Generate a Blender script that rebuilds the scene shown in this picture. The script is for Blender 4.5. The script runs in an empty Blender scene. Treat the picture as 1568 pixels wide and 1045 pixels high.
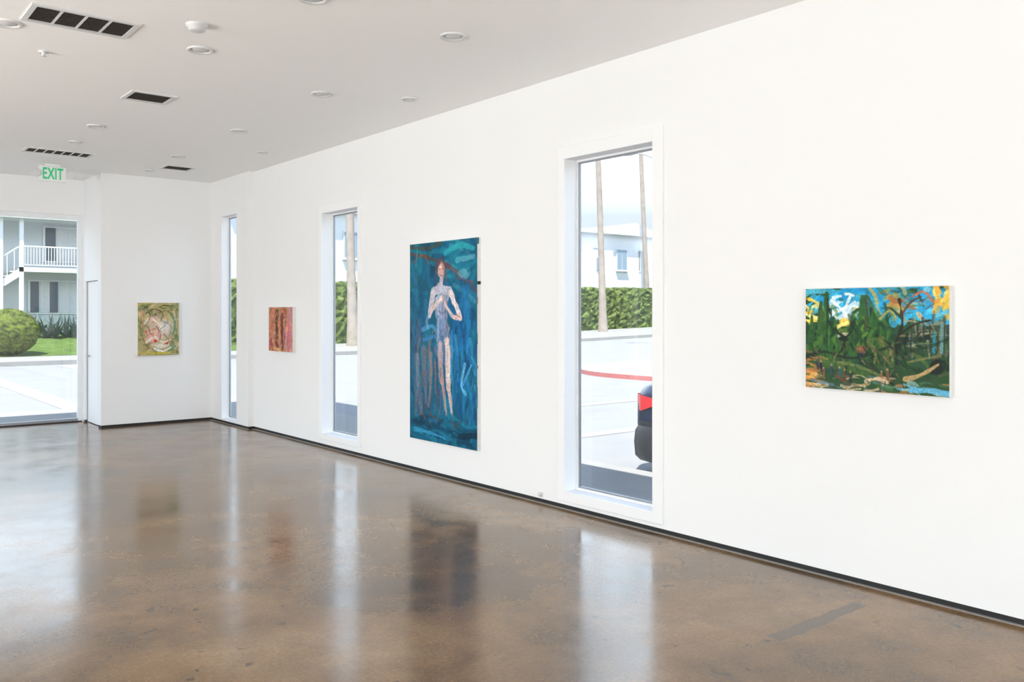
import bpy, math, random
import numpy as np
from mathutils import Vector, Matrix
random.seed(7); rng=np.random.default_rng(11)
scn=bpy.context.scene
COL=scn.collection
scn.view_settings.view_transform='Standard'
scn.view_settings.look='None'

# ---------------------------------------------------------------- materials
def s2l(c):
    return tuple(((x/255.0)/12.92 if x/255.0<=0.04045 else (((x/255.0)+0.055)/1.055)**2.4) for x in c)
def nmat(name):
    m=bpy.data.materials.new(name); m.use_nodes=True
    nt=m.node_tree; return m,nt,nt.nodes,nt.links,nt.nodes['Principled BSDF']
def mat(name,col,rough=0.5,metal=0.0,var=0.06,scale=6.0,bump=0.0,bscale=60.0,spec=0.5,emit=None,estr=0.0):
    m,nt,N,L,b=nmat(name)
    tc=N.new('ShaderNodeTexCoord')
    nz=N.new('ShaderNodeTexNoise'); nz.inputs['Scale'].default_value=scale; nz.inputs['Detail'].default_value=4
    L.new(tc.outputs['Object'],nz.inputs['Vector'])
    mx=N.new('ShaderNodeMix'); mx.data_type='RGBA'
    mx.inputs[6].default_value=tuple(max(0,c*(1-var)) for c in col)+(1,)
    mx.inputs[7].default_value=tuple(min(1,c*(1+var)) for c in col)+(1,)
    L.new(nz.outputs['Fac'],mx.inputs[0]); L.new(mx.outputs[2],b.inputs['Base Color'])
    b.inputs['Roughness'].default_value=rough; b.inputs['Metallic'].default_value=metal
    b.inputs['Specular IOR Level'].default_value=spec
    if bump>0:
        n2=N.new('ShaderNodeTexNoise'); n2.inputs['Scale'].default_value=bscale; n2.inputs['Detail'].default_value=3
        L.new(tc.outputs['Object'],n2.inputs['Vector'])
        bp=N.new('ShaderNodeBump'); bp.inputs['Strength'].default_value=bump; bp.inputs['Distance'].default_value=0.01
        L.new(n2.outputs['Fac'],bp.inputs['Height']); L.new(bp.outputs['Normal'],b.inputs['Normal'])
    if emit:
        b.inputs['Emission Color'].default_value=tuple(emit)+(1,); b.inputs['Emission Strength'].default_value=estr
    return m

M_wall=mat('wall_paint',(.87,.868,.868),.7,var=.005,scale=1.5,spec=.2)
M_ceil=mat('ceiling_paint',(.95,.945,.94),.8,var=.008,scale=1.5,spec=.15)
M_trim=mat('trim_paint',(.90,.90,.905),.35,var=.005)
M_black=mat('black_reveal',(.012,.012,.013),.6)
M_alu=mat('grey_aluminium',(.33,.34,.36),.4,.6)
M_walu=mat('white_aluminium',(.86,.87,.88),.4,.0)
M_grout=mat('pale_grout',(.33,.31,.29),.7,var=.2,scale=20)
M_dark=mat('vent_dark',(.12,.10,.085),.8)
M_white=mat('white_plastic',(.85,.85,.85),.4)
M_canvas=mat('raw_canvas_edge',(.78,.77,.74),.8,var=.1,scale=30)
M_green=mat('exit_green',s2l((40,170,110)),.5,emit=s2l((30,180,110)),estr=.35)
M_lens=mat('lamp_lens',(.42,.41,.40),.35)
M_ring=mat('lamp_ring',(.68,.68,.68),.4)

def floor_mat():
    m,nt,N,L,b=nmat('polished_concrete')
    tc=N.new('ShaderNodeTexCoord')
    def noise(sc,det,rough=.55,dist=0):
        n=N.new('ShaderNodeTexNoise'); n.inputs['Scale'].default_value=sc; n.inputs['Detail'].default_value=det
        n.inputs['Roughness'].default_value=rough; n.inputs['Distortion'].default_value=dist
        L.new(tc.outputs['Object'],n.inputs['Vector']); return n
    def ramp(src,stops):
        r=N.new('ShaderNodeValToRGB'); e=r.color_ramp.elements
        e[0].position=stops[0][0]; e[0].color=stops[0][1]+(1,)
        e[1].position=stops[-1][0]; e[1].color=stops[-1][1]+(1,)
        for p,c in stops[1:-1]:
            x=e.new(p); x.color=c+(1,)
        L.new(src,r.inputs['Fac']); return r
    def mix(f,a,bb,mode='MIX',fv=None):
        x=N.new('ShaderNodeMix'); x.data_type='RGBA'; x.blend_type=mode
        if fv is not None: x.inputs[0].default_value=fv
        else: L.new(f,x.inputs[0])
        for i,s in ((6,a),(7,bb)):
            if isinstance(s,tuple): x.inputs[i].default_value=s+(1,)
            else: L.new(s,x.inputs[i])
        return x.outputs[2]
    n1=noise(.8,5,.55,.5)
    base=ramp(n1.outputs['Fac'],[(.30,(.13,.078,.038)),(.44,(.20,.115,.05)),(.56,(.27,.155,.066)),(.70,(.33,.21,.11))]).outputs[0]
    n2=noise(2.6,5,.6,.3)
    r2=ramp(n2.outputs['Fac'],[(.30,(.50,.50,.52)),(.60,(1,1,1)),(.7,(1.0,1.0,1.0))]).outputs[0]
    c=mix(None,base,r2,'MULTIPLY',.75)
    n3=noise(45,5,.7)
    r3=ramp(n3.outputs['Fac'],[(.35,(.62,.62,.62)),(.6,(1,1,1))]).outputs[0]
    c=mix(None,c,r3,'MULTIPLY',.6)
    n6=noise(90,2,.5); r6=ramp(n6.outputs['Fac'],[(.66,(0,0,0)),(.70,(.4,.4,.4))]).outputs[0]
    c=mix(r6,c,(.42,.32,.22))
    # scattered small dark stains everywhere
    n4=noise(7.5,3,.5,.2)
    r4=ramp(n4.outputs['Fac'],[(.665,(0,0,0)),(.69,(.8,.8,.8))]).outputs[0]
    n4b=noise(.9,1); r4b=ramp(n4b.outputs['Fac'],[(.40,(.15,.15,.15)),(.53,(.9,.9,.9))]).outputs[0]
    st=mix(None,r4,r4b,'MULTIPLY',1.0)
    c=mix(st,c,(.06,.042,.032))
    sep=N.new('ShaderNodeSeparateXYZ')
    n5=noise(7,3); nadd=N.new('ShaderNodeVectorMath'); nadd.operation='MULTIPLY_ADD'
    L.new(n5.outputs['Color'],nadd.inputs[0]); nadd.inputs[1].default_value=(.07,.07,.07); L.new(tc.outputs['Object'],nadd.inputs[2])
    L.new(nadd.outputs[0],sep.inputs[0])
    def mth(op,a,v):
        x=N.new('ShaderNodeMath'); x.operation=op
        L.new(a,x.inputs[0])
        if isinstance(v,(int,float)): x.inputs[1].default_value=v
        else: L.new(v,x.inputs[1])
        return x.outputs[0]
    ym=mth('LESS_THAN',mth('ABSOLUTE',mth('SUBTRACT',sep.outputs[1],2.61),0),.045)
    xm=mth('LESS_THAN',mth('ABSOLUTE',mth('SUBTRACT',sep.outputs[0],4.27),0),.42)
    pm=mth('MULTIPLY',mth('MULTIPLY',ym,xm),.85)
    c=mix(pm,c,(.11,.082,.06))
    L.new(c,b.inputs['Base Color'])
    rr=N.new('ShaderNodeMapRange'); rr.inputs['To Min'].default_value=.13; rr.inputs['To Max'].default_value=.23
    rr.inputs['From Min'].default_value=.3; rr.inputs['From Max'].default_value=.7
    L.new(n2.outputs['Fac'],rr.inputs['Value']); L.new(rr.outputs[0],b.inputs['Roughness'])
    b.inputs['IOR'].default_value=1.60
    bn=noise(5,3); bp=N.new('ShaderNodeBump'); bp.inputs['Strength'].default_value=.10; bp.inputs['Distance'].default_value=.004
    L.new(bn.outputs['Fac'],bp.inputs['Height']); L.new(bp.outputs['Normal'],b.inputs['Normal'])
    return m
M_floor=floor_mat()

def glass_mat(name,tint,refl):
    m=bpy.data.materials.new(name); m.use_nodes=True; nt=m.node_tree; N=nt.nodes; L=nt.links; N.clear()
    o=N.new('ShaderNodeOutputMaterial'); t=N.new('ShaderNodeBsdfTransparent'); g=N.new('ShaderNodeBsdfGlossy'); g.inputs['Roughness'].default_value=.02
    t.inputs[0].default_value=tint+(1,)
    mx=N.new('ShaderNodeMixShader'); mx.inputs[0].default_value=refl
    L.new(t.outputs[0],mx.inputs[1]); L.new(g.outputs[0],mx.inputs[2]); L.new(mx.outputs[0],o.inputs[0]); return m
M_glass=glass_mat('window_glass',(.97,.985,.98),.04)

# outdoors
M_walk=mat('sidewalk_concrete',(.25,.245,.235),.9,var=.1,scale=3)
M_road=mat('pale_asphalt',(.225,.225,.23),.9,var=.13,scale=1.2)
M_line=mat('road_marking',(.28,.28,.28),.8)
M_redc=mat('red_curb_paint',(.42,.13,.12),.7,var=.2)
def foliage(name,a,bc,scale):
    m,nt,N,L,b=nmat(name)
    tc=N.new('ShaderNodeTexCoord'); n=N.new('ShaderNodeTexNoise'); n.inputs['Scale'].default_value=scale; n.inputs['Detail'].default_value=6; n.inputs['Roughness'].default_value=.7
    L.new(tc.outputs['Object'],n.inputs['Vector'])
    r=N.new('ShaderNodeValToRGB'); r.color_ramp.elements[0].position=.36; r.color_ramp.elements[0].color=a+(1,)
    r.color_ramp.elements[1].position=.62; r.color_ramp.elements[1].color=bc+(1,)
    L.new(n.outputs['Fac'],r.inputs[0]); L.new(r.outputs[0],b.inputs['Base Color']); b.inputs['Roughness'].default_value=.8; b.inputs['Specular IOR Level'].default_value=.15
    bp=N.new('ShaderNodeBump'); bp.inputs['Strength'].default_value=.9; bp.inputs['Distance'].default_value=.15
    L.new(n.outputs['Fac'],bp.inputs['Height']); L.new(bp.outputs['Normal'],b.inputs['Normal'])
    return m
M_hedge=foliage('hedge_leaves',(.025,.045,.012),(.16,.21,.06),3.2)
M_bush=foliage('bush_leaves',(.02,.04,.008),(.16,.20,.03),5)
M_grass=foliage('lawn_grass',(.06,.10,.02),(.11,.18,.04),2.5)
M_agave=mat('agave_leaf',(.07,.11,.085),.6,var=.4,scale=2)
M_palmtrunk=mat('palm_bark',(.30,.255,.22),.95,var=.35,scale=3)
M_frond=mat('palm_frond',(.05,.09,.03),.7,var=.4,scale=2)
M_apt=mat('apartment_stucco',(.50,.53,.55),.9,var=.05)
M_aptw=mat('apartment_white_trim',(.66,.67,.68),.7,var=.03)
M_bldw=mat('white_stucco',(.64,.66,.69),.9,var=.05,scale=1)
M_win=mat('dark_window_glass',(.05,.07,.09),.15,spec=.6)
M_winb=mat('bluish_window_glass',(.22,.30,.38),.2,spec=.6)
M_curt=mat('window_curtain',(.5,.51,.51),.8,var=.15,scale=8)
M_roof=mat('roof_grey',(.3,.3,.31),.9)
M_carp=mat('car_paint_dark_blue',(.006,.015,.05),.2,.3,spec=.6)
M_tyre=mat('tyre_rubber',(.01,.01,.01),.8)
M_rim=mat('wheel_rim',(.4,.4,.42),.35,.8)
M_tail=mat('tail_light_red',(.6,.01,.01),.25,emit=(.6,.01,.01),estr=.3)
M_cglass=mat('car_glass',(.015,.02,.025),.08,spec=.7)
M_bump=mat('bumper_black',(.012,.012,.014),.5)
M_chrome=mat('lamp_metal',(.5,.5,.5),.4,.6)

# ---------------------------------------------------------------- mesh builder
class MB:
    def __init__(s): s.v=[]; s.f=[]; s.m=[]; s.sm=[]
    def add(s,vs,fs,mi=0,smooth=False):
        o=len(s.v); s.v+= [tuple(p) for p in vs]
        for f in fs: s.f.append(tuple(i+o for i in f)); s.m.append(mi); s.sm.append(smooth)
    def box(s,x0,x1,y0,y1,z0,z1,mi=0):
        vs=[(x0,y0,z0),(x1,y0,z0),(x1,y1,z0),(x0,y1,z0),(x0,y0,z1),(x1,y0,z1),(x1,y1,z1),(x0,y1,z1)]
        s.add(vs,[(0,3,2,1),(4,5,6,7),(0,1,5,4),(1,2,6,5),(2,3,7,6),(3,0,4,7)],mi)
    def tube(s,path,rad,n=12,mi=0,caps=True,up=(0,0,1),sx=1.0):
        path=[Vector(p) for p in path]; rings=[]
        if not hasattr(rad,'__len__'): rad=[rad]*len(path)
        for i,p in enumerate(path):
            d=(path[min(i+1,len(path)-1)]-path[max(i-1,0)]).normalized()
            u=Vector(up)
            if abs(d.dot(u))>.95: u=Vector((1,0,0))
            a=d.cross(u).normalized(); b2=a.cross(d).normalized()
            rings.append([p+(a*math.cos(2*math.pi*k/n)*sx+b2*math.sin(2*math.pi*k/n))*rad[i] for k in range(n)])
        vs=[q for r in rings for q in r]; fs=[]
        for i in range(len(path)-1):
            for k in range(n):
                fs.append((i*n+k,i*n+(k+1)%n,(i+1)*n+(k+1)%n,(i+1)*n+k))
        s.add(vs,fs,mi,True)
        if caps:
            s.add(rings[0],[tuple(range(n))[::-1]],mi); s.add(rings[-1],[tuple(range(n))],mi)
    def lathe(s,c,prof,n=32,mi=0,axis='z'):
        vs=[];
        for r,z in prof:
            for k in range(n):
                a=2*math.pi*k/n
                if axis=='z': vs.append((c[0]+r*math.cos(a),c[1]+r*math.sin(a),c[2]+z))
                else: vs.append((c[0]+z,c[1]+r*math.cos(a),c[2]+r*math.sin(a)))
        fs=[]
        for i in range(len(prof)-1):
            for k in range(n): fs.append((i*n+k,i*n+(k+1)%n,(i+1)*n+(k+1)%n,(i+1)*n+k))
        s.add(vs,fs,mi,True)
    def build(s,name,mats,bevel=0):
        me=bpy.data.meshes.new(name); me.from_pydata(s.v,[],s.f)
        for m in mats: me.materials.append(m)
        me.polygons.foreach_set('material_index',s.m); me.polygons.foreach_set('use_smooth',s.sm); me.update()
        o=bpy.data.objects.new(name,me); COL.objects.link(o)
        if bevel:
            md=o.modifiers.new('bevel','BEVEL'); md.width=bevel; md.segments=3; md.limit_method='ANGLE'
        return o
def group(name,loc,kids):
    e=bpy.data.objects.new(name,None); e.empty_display_size=.1; e.location=loc; COL.objects.link(e)
    for k in kids:
        k.parent=e; k.matrix_parent_inverse=Matrix.Translation(-Vector(loc))
    return e

# ---------------------------------------------------------------- room shell
H=3.65; XR=4.98; XI=4.90; XO=5.15; XO2=5.05; YC=11.91; YB=13.35; YF=14.34; YFo=14.6; XL=-4.5; YN=-4.0
def wall_y(mb,x0,x1,y0,y1,z0,z1,ops):
    y=y0
    for (a,b_,za,zb) in sorted(ops):
        if a>y: mb.box(x0,x1,y,a,z0,z1)
        if za>z0: mb.box(x0,x1,a,b_,z0,za)
        if zb<z1: mb.box(x0,x1,a,b_,zb,z1)
        y=b_
    if y<y1: mb.box(x0,x1,y,y1,z0,z1)
def wall_x(mb,y0,y1,x0,x1,z0,z1,ops):
    x=x0
    for (a,b_,za,zb) in sorted(ops):
        if a>x: mb.box(x,a,y0,y1,z0,z1)
        if za>z0: mb.box(a,b_,y0,y1,z0,za)
        if zb<z1: mb.box(a,b_,y0,y1,zb,z1)
        x=b_
    if x<x1: mb.box(x,x1,y0,y1,z0,z1)
WB=(4.416,5.393,.15,2.94); WA=(8.902,9.79,.165,2.87); WC=(12.336,12.92,.06,3.09)
g=.035
mb=MB(); wall_y(mb,XR,XO,YN,YC,g,H,[WB,WA]); mb.build('wall_right',[M_wall])
mb=MB(); wall_y(mb,XI,XO2,YC,YFo,g,H,[WC]); mb.build('wall_alcove',[M_wall])
mb=MB(); mb.box(3.40,XI,YB,YFo,g,H); mb.build('wall_back',[M_wall])
mb=MB(); wall_y(mb,3.32,3.40,YB,YFo,g,H,[(13.52,14.24,g,2.12)]); mb.build('wall_closet_side',[M_wall])
mb=MB(); wall_x(mb,YF,YFo,XL-.25,3.32,0,H,[(-4.0,3.30,0.0,3.12)]); mb.build('wall_front',[M_wall])
LW=[(-3.4,0.4,.05,3.35),(0.8,4.8,.05,3.35),(5.2,9.2,.05,3.35),(9.6,13.8,.05,3.35)]
mb=MB(); wall_y(mb,XL-.25,XL,YN,YF,0,H,LW); mb.build('wall_left',[M_wall])
RW=[(-4.0,-.1,.05,3.35),(.3,4.4,.05,3.35)]
mb=MB(); wall_x(mb,YN-.25,YN,XL-.25,XO,0,H,RW); mb.build('wall_rear',[M_wall])
mb=MB(); mb.box(XL-.25,XO,YN-.25,YFo,-.2,0); mb.build('floor',[M_floor])
mb=MB(); mb.box(XL-.25,XO,YN-.25,YFo,H,H+.25); mb.build('ceiling',[M_ceil])
mb=MB(); 
mb.box(XL-.25,XO,YN-.25,YN,H+.25,4.3); mb.box(XL-.25,XO,YFo-.25,YFo,H+.25,4.3); mb.box(XL-.25,XL,YN,YFo,H+.25,4.3); mb.box(XO-.25,XO,YN,YFo,H+.25,4.3)
mb.box(.5,XO,8.2,12.9,H+.25,8.4)  # unseen upper block, added to cast a longer shadow on the street
mb.build('wall_parapet_shadow_block',[M_bldw])
mb=MB(); mb.box(XR+.008,XO,YN,YC,0,g); mb.box(XI+.008,XO2,YC,YFo,0,g); mb.build('baseboard_right',[M_black])
mb=MB(); mb.box(3.328,XI,YB+.008,YB+.1,0,g); mb.box(3.328,3.40,YB+.1,13.52,0,g); mb.box(3.40,XI,YB+.1,YFo,0,g); mb.build('baseboard_back',[M_black])
mb=MB(); mb.box(XR-.018,XR+.008,YN,YC,0,.003); mb.box(XI-.018,XI+.008,YC,YB,0,.003); mb.build('trim_floor_edge',[M_grout])

def window(op,xw,xg,cas,name):
    y0,y1,z0,z1=op; ks=[]
    if cas:
        c0,c1,cb,ct=cas
        mb=MB(); t=.018
        mb.box(xw-t,xw+.001,y1,y1+c1,cb,ct); mb.box(xw-t,xw+.001,y0-c0,y0,cb,ct)
        mb.box(xw-t,xw+.001,y0,y1,z1,ct); mb.box(xw-t,xw+.001,y0,y1,cb,z0)
        ks.append(mb.build('casing',[M_trim],.002))
    f=.016
    mb=MB()
    def fr(x0,x1,f,mi,ins=0):
        a,b_,c,d=y0+ins,y1-ins,z0+ins,z1-ins
        mb.box(x0,x1,a,a+f,c,d,mi); mb.box(x0,x1,b_-f,b_,c,d,mi); mb.box(x0,x1,a+f,b_-f,c,c+f,mi); mb.box(x0,x1,a+f,b_-f,d-f,d,mi)
    fr(xg-.015,xg+.03,f,0); fr(xg+.002,xg+.02,.012,1,f)
    ks.append(mb.build('frame',[M_walu,M_alu]))
    mb=MB(); mb.box(xg+.008,xg+.014,y0+f,y1-f,z0+f,z1-f); ks.append(mb.build('glass_pane',[M_glass]))
    group(name,(xw,(y0+y1)/2,z0),ks)
window(WB,XR,5.115,(.10,.075,.07,3.045),'window_1')
window(WA,XR,5.115,(.065,.07,.10,2.955),'window_2')
window(WC,XI,5.01,None,'window_3')
ks=[]; mb=MB()
yf0,yf1=14.38,14.45
for x in (3.25,1.75,.25,-1.25,-2.75,-4.0): mb.box(x,x+.05,yf0,yf1,0,3.12)
for a,b_ in ((1.8,3.25),(.3,1.75),(-1.2,.25),(-2.7,-1.25),(-3.95,-2.75)):
    mb.box(a,b_,yf0,yf1,3.05,3.12); mb.box(a,b_,yf0,yf1,0,.05,1)
mb.box(-4.0,3.30,14.345,yf0,0,.012,2)
ks.append(mb.build('frame',[M_walu,M_alu,M_black]))
mb=MB(); mb.box(-3.95,3.25,14.41,14.416,.05,3.05); ks.append(mb.build('glass_pane',[M_glass]))
group('window_4',(0,14.4,0),ks)
def simplewin(name,rects,axis,pos):
    mb=MB(); gl=MB()
    for a,b_,c,d in rects:
        def bx(u0,u1,w0,w1,m,th=.03):
            if axis=='x': m.box(pos-th,pos+th,u0,u1,w0,w1)
            else: m.box(u0,u1,pos-th,pos+th,w0,w1)
        n=3
        for k in range(n+1):
            u=a+(b_-a-.05)*k/n; bx(u,u+.05,c,d,mb)
        bx(a,b_,c,c+.05,mb); bx(a,b_,d-.05,d,mb)
        bx(a,b_,c,d,gl,.003)
    group(name,(pos,0,0) if axis=='x' else (0,pos,0),[mb.build('frame',[M_walu]),gl.build('glass_pane',[M_glass])])
simplewin('added_window_left',LW,'x',XL-.12); simplewin('added_window_rear',RW,'y',YN-.12)  # unseen left and rear windows, added so fill light can enter
mb=MB(); mb.box(3.355,3.395,13.53,14.23,.01,2.11)
for z in (.35,1.05,1.85): mb.box(3.340,3.356,13.525,13.545,z-.05,z+.05,1)
mb.tube([(3.355,14.15,1.0),(3.32,14.15,1.0)],.012,10,1); mb.tube([(3.325,14.16,1.0),(3.325,14.05,1.0)],.01,10,1)
mb.box(3.345,3.399,13.521,13.53,0.0,2.12,1); mb.box(3.345,3.399,14.23,14.239,0,2.12,1)
mb.build('door_1',[M_trim,M_alu])

# ---------------------------------------------------------------- ceiling fixtures
M_louv=mat('louvre',(.2,.18,.16),.6)
def vent(x0,x1,y0,y1,n,kind):
    mb=MB(); f=.035; z=H
    mb.box(x0,x1,y0,y0+f,z-.012,z); mb.box(x0,x1,y1-f,y1,z-.012,z); mb.box(x0,x0+f,y0+f,y1-f,z-.012,z); mb.box(x1-f,x1,y0+f,y1-f,z-.012,z)
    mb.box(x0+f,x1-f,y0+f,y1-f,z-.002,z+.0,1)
    for i in range(1,n):
        xx=x0+f+(x1-x0-2*f)*i/n; mb.box(xx-.008,xx+.008,y0+f,y1-f,z-.01,z-.001)
    m=int((y1-y0)/.03)
    for k in range(1,m):
        yy=y0+f+(y1-y0-2*f)*k/m
        vs=[(x0+f,yy,z-.009),(x1-f,yy,z-.009),(x1-f,yy+.008,z-.002),(x0+f,yy+.008,z-.002)]
        mb.add(vs,[(0,1,2,3)],2)
    return mb.build('ceiling_vent',[M_ring,M_dark,M_louv])
vent(1.155,1.83,6.3,6.7,4,0); vent(2.3,2.7,8.2,8.58,1,1); vent(2.1,2.87,11.8,12.15,7,0); vent(3.82,4.22,12.05,12.4,1,1)
def downlight(x,y,r=.095):
    mb=MB(); c=(x,y,H)
    mb.lathe(c,[(r,0),(r,-.008),(r*.94,-.014),(r*.80,-.011),(r*.74,-.001)],36,0)
    mb.lathe(c,[(r*.74,-.001),(r*.60,-.0015)],36,1)
    mb.lathe(c,[(r*.60,-.0015),(r*.55,-.007),(r*.0001,-.009)],36,0)
    mb.build('recessed_downlight',[M_ring,M_lens])
for x,y in ((1.10,6.86),(3.65,5.15),(2.35,6.63),(2.52,5.09),(3.68,7.26),(2.45,10.05),(3.73,9.31),(3.73,11.32),(-.3,5.1),(-.3,8.2),(-.3,11.3),(3.65,2.8),(1.1,2.8)): downlight(x,y)
for x,y in ((4.40,6.92),(4.45,10.37),(2.48,11.12),(3.79,12.7)): downlight(x,y,.07)
mb=MB()
mb.lathe((2.13,6.07,H),[(.075,0),(.075,-.012),(.06,-.02),(.055,-.04),(.045,-.047),(.0001,-.047)],32,0); mb.build('smoke_detector',[M_ring])
mb=MB(); mb.lathe((1.44,7.44,H),[(.04,0),(.04,-.006),(.012,-.008),(.012,-.03),(.022,-.032),(.022,-.035),(.0001,-.035)],24,0); mb.build('fire_sprinkler',[M_ring])
sx,sy=2.63,13.03
mb=MB()
mb.box(sx-.165,sx+.165,sy-.02,sy+.02,H-.235,H-.03)
mb.box(sx-.09,sx+.09,sy-.035,sy+.035,H-.03,H)
ex=mb.build('housing',[M_white],.006)
mb=MB()
for s_ in (-1,1):
    mb.box(sx+s_*.19-.03,sx+s_*.19+.03,sy-.02,sy+.02,H-.16,H-.10)
    mb.tube([(sx+s_*.20,sy+.01,H-.13),(sx+s_*.20,sy-.05,H-.14)],[.03,.045],20)
eh=mb.build('lamp_heads',[M_ring])
cu=bpy.data.curves.new('exit_txt','FONT'); cu.body='EXIT'; cu.size=.185; cu.align_x='CENTER'; cu.align_y='CENTER'; cu.extrude=.001; cu.offset=.004; cu.space_character=1.05
to=bpy.data.objects.new('tmp',cu); COL.objects.link(to); bpy.context.view_layer.update()
me=bpy.data.meshes.new_from_object(to.evaluated_get(bpy.context.evaluated_depsgraph_get())); bpy.data.objects.remove(to)
me.transform(Matrix.Translation((sx,sy-.022,H-.135))@Matrix.Rotation(math.pi/2,4,'X')@Matrix.Scale(1.15,4,(0,1,0))@Matrix.Scale(.64,4,(1,0,0)))
me.materials.clear(); me.materials.append(M_green)
et=bpy.data.objects.new('letters',me); COL.objects.link(et)
group('exit_sign',(sx,sy,H-.13),[ex,eh,et])
mb=MB(); mb.box(XR-.006,XR,5.68,5.73,.05,.09); mb.tube([(XR-.006,5.705,.07),(XR-.03,5.705,.07)],.012,12); mb.build('wall_plug',[M_ring])

# ---------------------------------------------------------------- painter
def smooth_noise(h,w,cell,seed):
    r=np.random.default_rng(seed); gh=int(h/cell)+3; gw=int(w/cell)+3
    gr=r.random((gh,gw)); yy=np.arange(h)/cell; xx=np.arange(w)/cell
    y0=yy.astype(int); x0=xx.astype(int); fy=(yy-y0)[:,None]; fx=(xx-x0)[None]
    fy=fy*fy*(3-2*fy); fx=fx*fx*(3-2*fx)
    a=gr[y0][:,x0]; b_=gr[y0][:,x0+1]; c=gr[y0+1][:,x0]; d=gr[y0+1][:,x0+1]
    return (a*(1-fx)+b_*fx)*(1-fy)+(c*(1-fx)+d*fx)*fy
class Canvas:
    def __init__(s,w,h,bg,seed):
        s.w=w; s.h=h; s.a=np.ones((h,w,3))*np.array(bg,float)
        s.n1=smooth_noise(h,w,max(3,w/22),seed)-.5; s.n2=smooth_noise(h,w,2.2,seed+1)-.5; s.n3=smooth_noise(h,w,w/5,seed+2)-.5
        s.r=random.Random(seed)
    def grade(s,sat,gain,tint=(1,1,1)):
        l=s.a.mean(axis=2,keepdims=True); s.a=((l+(s.a-l)*sat)*gain*np.array(tint)).clip(0,255)
    def _apply(s,y0,y1,x0,x1,m,col,a):
        n=s.n2[y0:y1,x0:x1]; k=s.n1[y0:y1,x0:x1]
        c=np.array(col,float)[None,None]*(1+.16*n+.18*k)[...,None]
        m=(m*a*(1+.3*n))[...,None].clip(0,1)
        s.a[y0:y1,x0:x1]=s.a[y0:y1,x0:x1]*(1-m)+c*m
    def stroke(s,pts,w,col,a=.92,w2=None,soft=1.6):
        P=np.array(pts,float)*[s.w,s.h]; W=w*s.w/2; W2=(w2 if w2 is not None else w)*s.w/2
        Q=[]; n=len(P)
        if n>2:
            for i in range(n-1):
                p0=P[max(i-1,0)];p1=P[i];p2=P[i+1];p3=P[min(i+2,n-1)]
                for t in np.linspace(0,1,6,endpoint=False):
                    Q.append(.5*((2*p1)+(-p0+p2)*t+(2*p0-5*p1+4*p2-p3)*t*t+(-p0+3*p1-3*p2+p3)*t**3))
            Q.append(P[-1]); Q=np.array(Q)
        else: Q=P
        mw=max(W,W2)+3
        x0=int(max(0,Q[:,0].min()-mw)); x1=int(min(s.w,Q[:,0].max()+mw+1)); y0=int(max(0,Q[:,1].min()-mw)); y1=int(min(s.h,Q[:,1].max()+mw+1))
        if x1<=x0 or y1<=y0: return
        X,Y=np.meshgrid(np.arange(x0,x1)+.5,np.arange(y0,y1)+.5)
        best=np.full(X.shape,1e9); N=len(Q)-1
        for i in range(N):
            a0=Q[i]; d=Q[i+1]-a0; L=(d@d)+1e-9
            t=(((X-a0[0])*d[0]+(Y-a0[1])*d[1])/L).clip(0,1)
            dist=np.hypot(X-a0[0]-t*d[0],Y-a0[1]-t*d[1])
            ww=W+(W2-W)*((i+t)/N)
            best=np.minimum(best,dist-ww)
        best=best+s.n1[y0:y1,x0:x1]*W*.7
        m=(.5-best/soft).clip(0,1)
        s._apply(y0,y1,x0,x1,m,col,a)
    def blob(s,cx,cy,rx,ry,col,a=.9,rot=0,soft=.25):
        X,Y=np.meshgrid(np.arange(s.w)+.5,np.arange(s.h)+.5)
        dx=X-cx*s.w; dy=Y-cy*s.h; c,q=math.cos(rot),math.sin(rot)
        u=(dx*c+dy*q)/(rx*s.w); v=(-dx*q+dy*c)/(ry*s.w)
        d=np.sqrt(u*u+v*v)+s.n1*.5
        m=((1-d)/soft).clip(0,1); s._apply(0,s.h,0,s.w,m,col,a)
    def scatter(s,n,reg,pal,ln,w,ang=(0,6.28),a=.8,bend=.3,soft=1.6):
        for _ in range(n):
            x=s.r.uniform(reg[0],reg[2]); y=s.r.uniform(reg[1],reg[3]); t=s.r.uniform(*ang); l=ln*s.r.uniform(.5,1.4)
            ar=s.w/s.h; dx=math.cos(t)*l/2; dy=math.sin(t)*l/2*ar; b_=s.r.uniform(-bend,bend)*l
            s.stroke([(x-dx,y-dy),(x-dy/ar*b_/max(l,1e-6),y+dx*ar*b_/max(l,1e-6)),(x+dx,y+dy)],w*s.r.uniform(.5,1.5),s.r.choice(pal),a*s.r.uniform(.6,1),w*s.r.uniform(.2,1),soft)
def linz(a):
    a=(a/255).clip(0,1); return np.where(a<=.04045,a/12.92,((a+.055)/1.055)**2.4)
def paint_mat(name):
    m,nt,N,L,b=nmat(name)
    at=N.new('ShaderNodeAttribute'); at.attribute_name='paint'
    L.new(at.outputs['Color'],b.inputs['Base Color']); b.inputs['Roughness'].default_value=.55; b.inputs['Specular IOR Level'].default_value=.2
    n=N.new('ShaderNodeTexNoise'); n.inputs['Scale'].default_value=70; tc=N.new('ShaderNodeTexCoord'); L.new(tc.outputs['Object'],n.inputs['Vector'])
    bp=N.new('ShaderNodeBump'); bp.inputs['Strength'].default_value=.12; bp.inputs['Distance'].default_value=.005
    L.new(n.outputs['Fac'],bp.inputs['Height']); L.new(bp.outputs['Normal'],b.inputs['Normal']); return m
M_paint=paint_mat('oil_paint')
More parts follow.
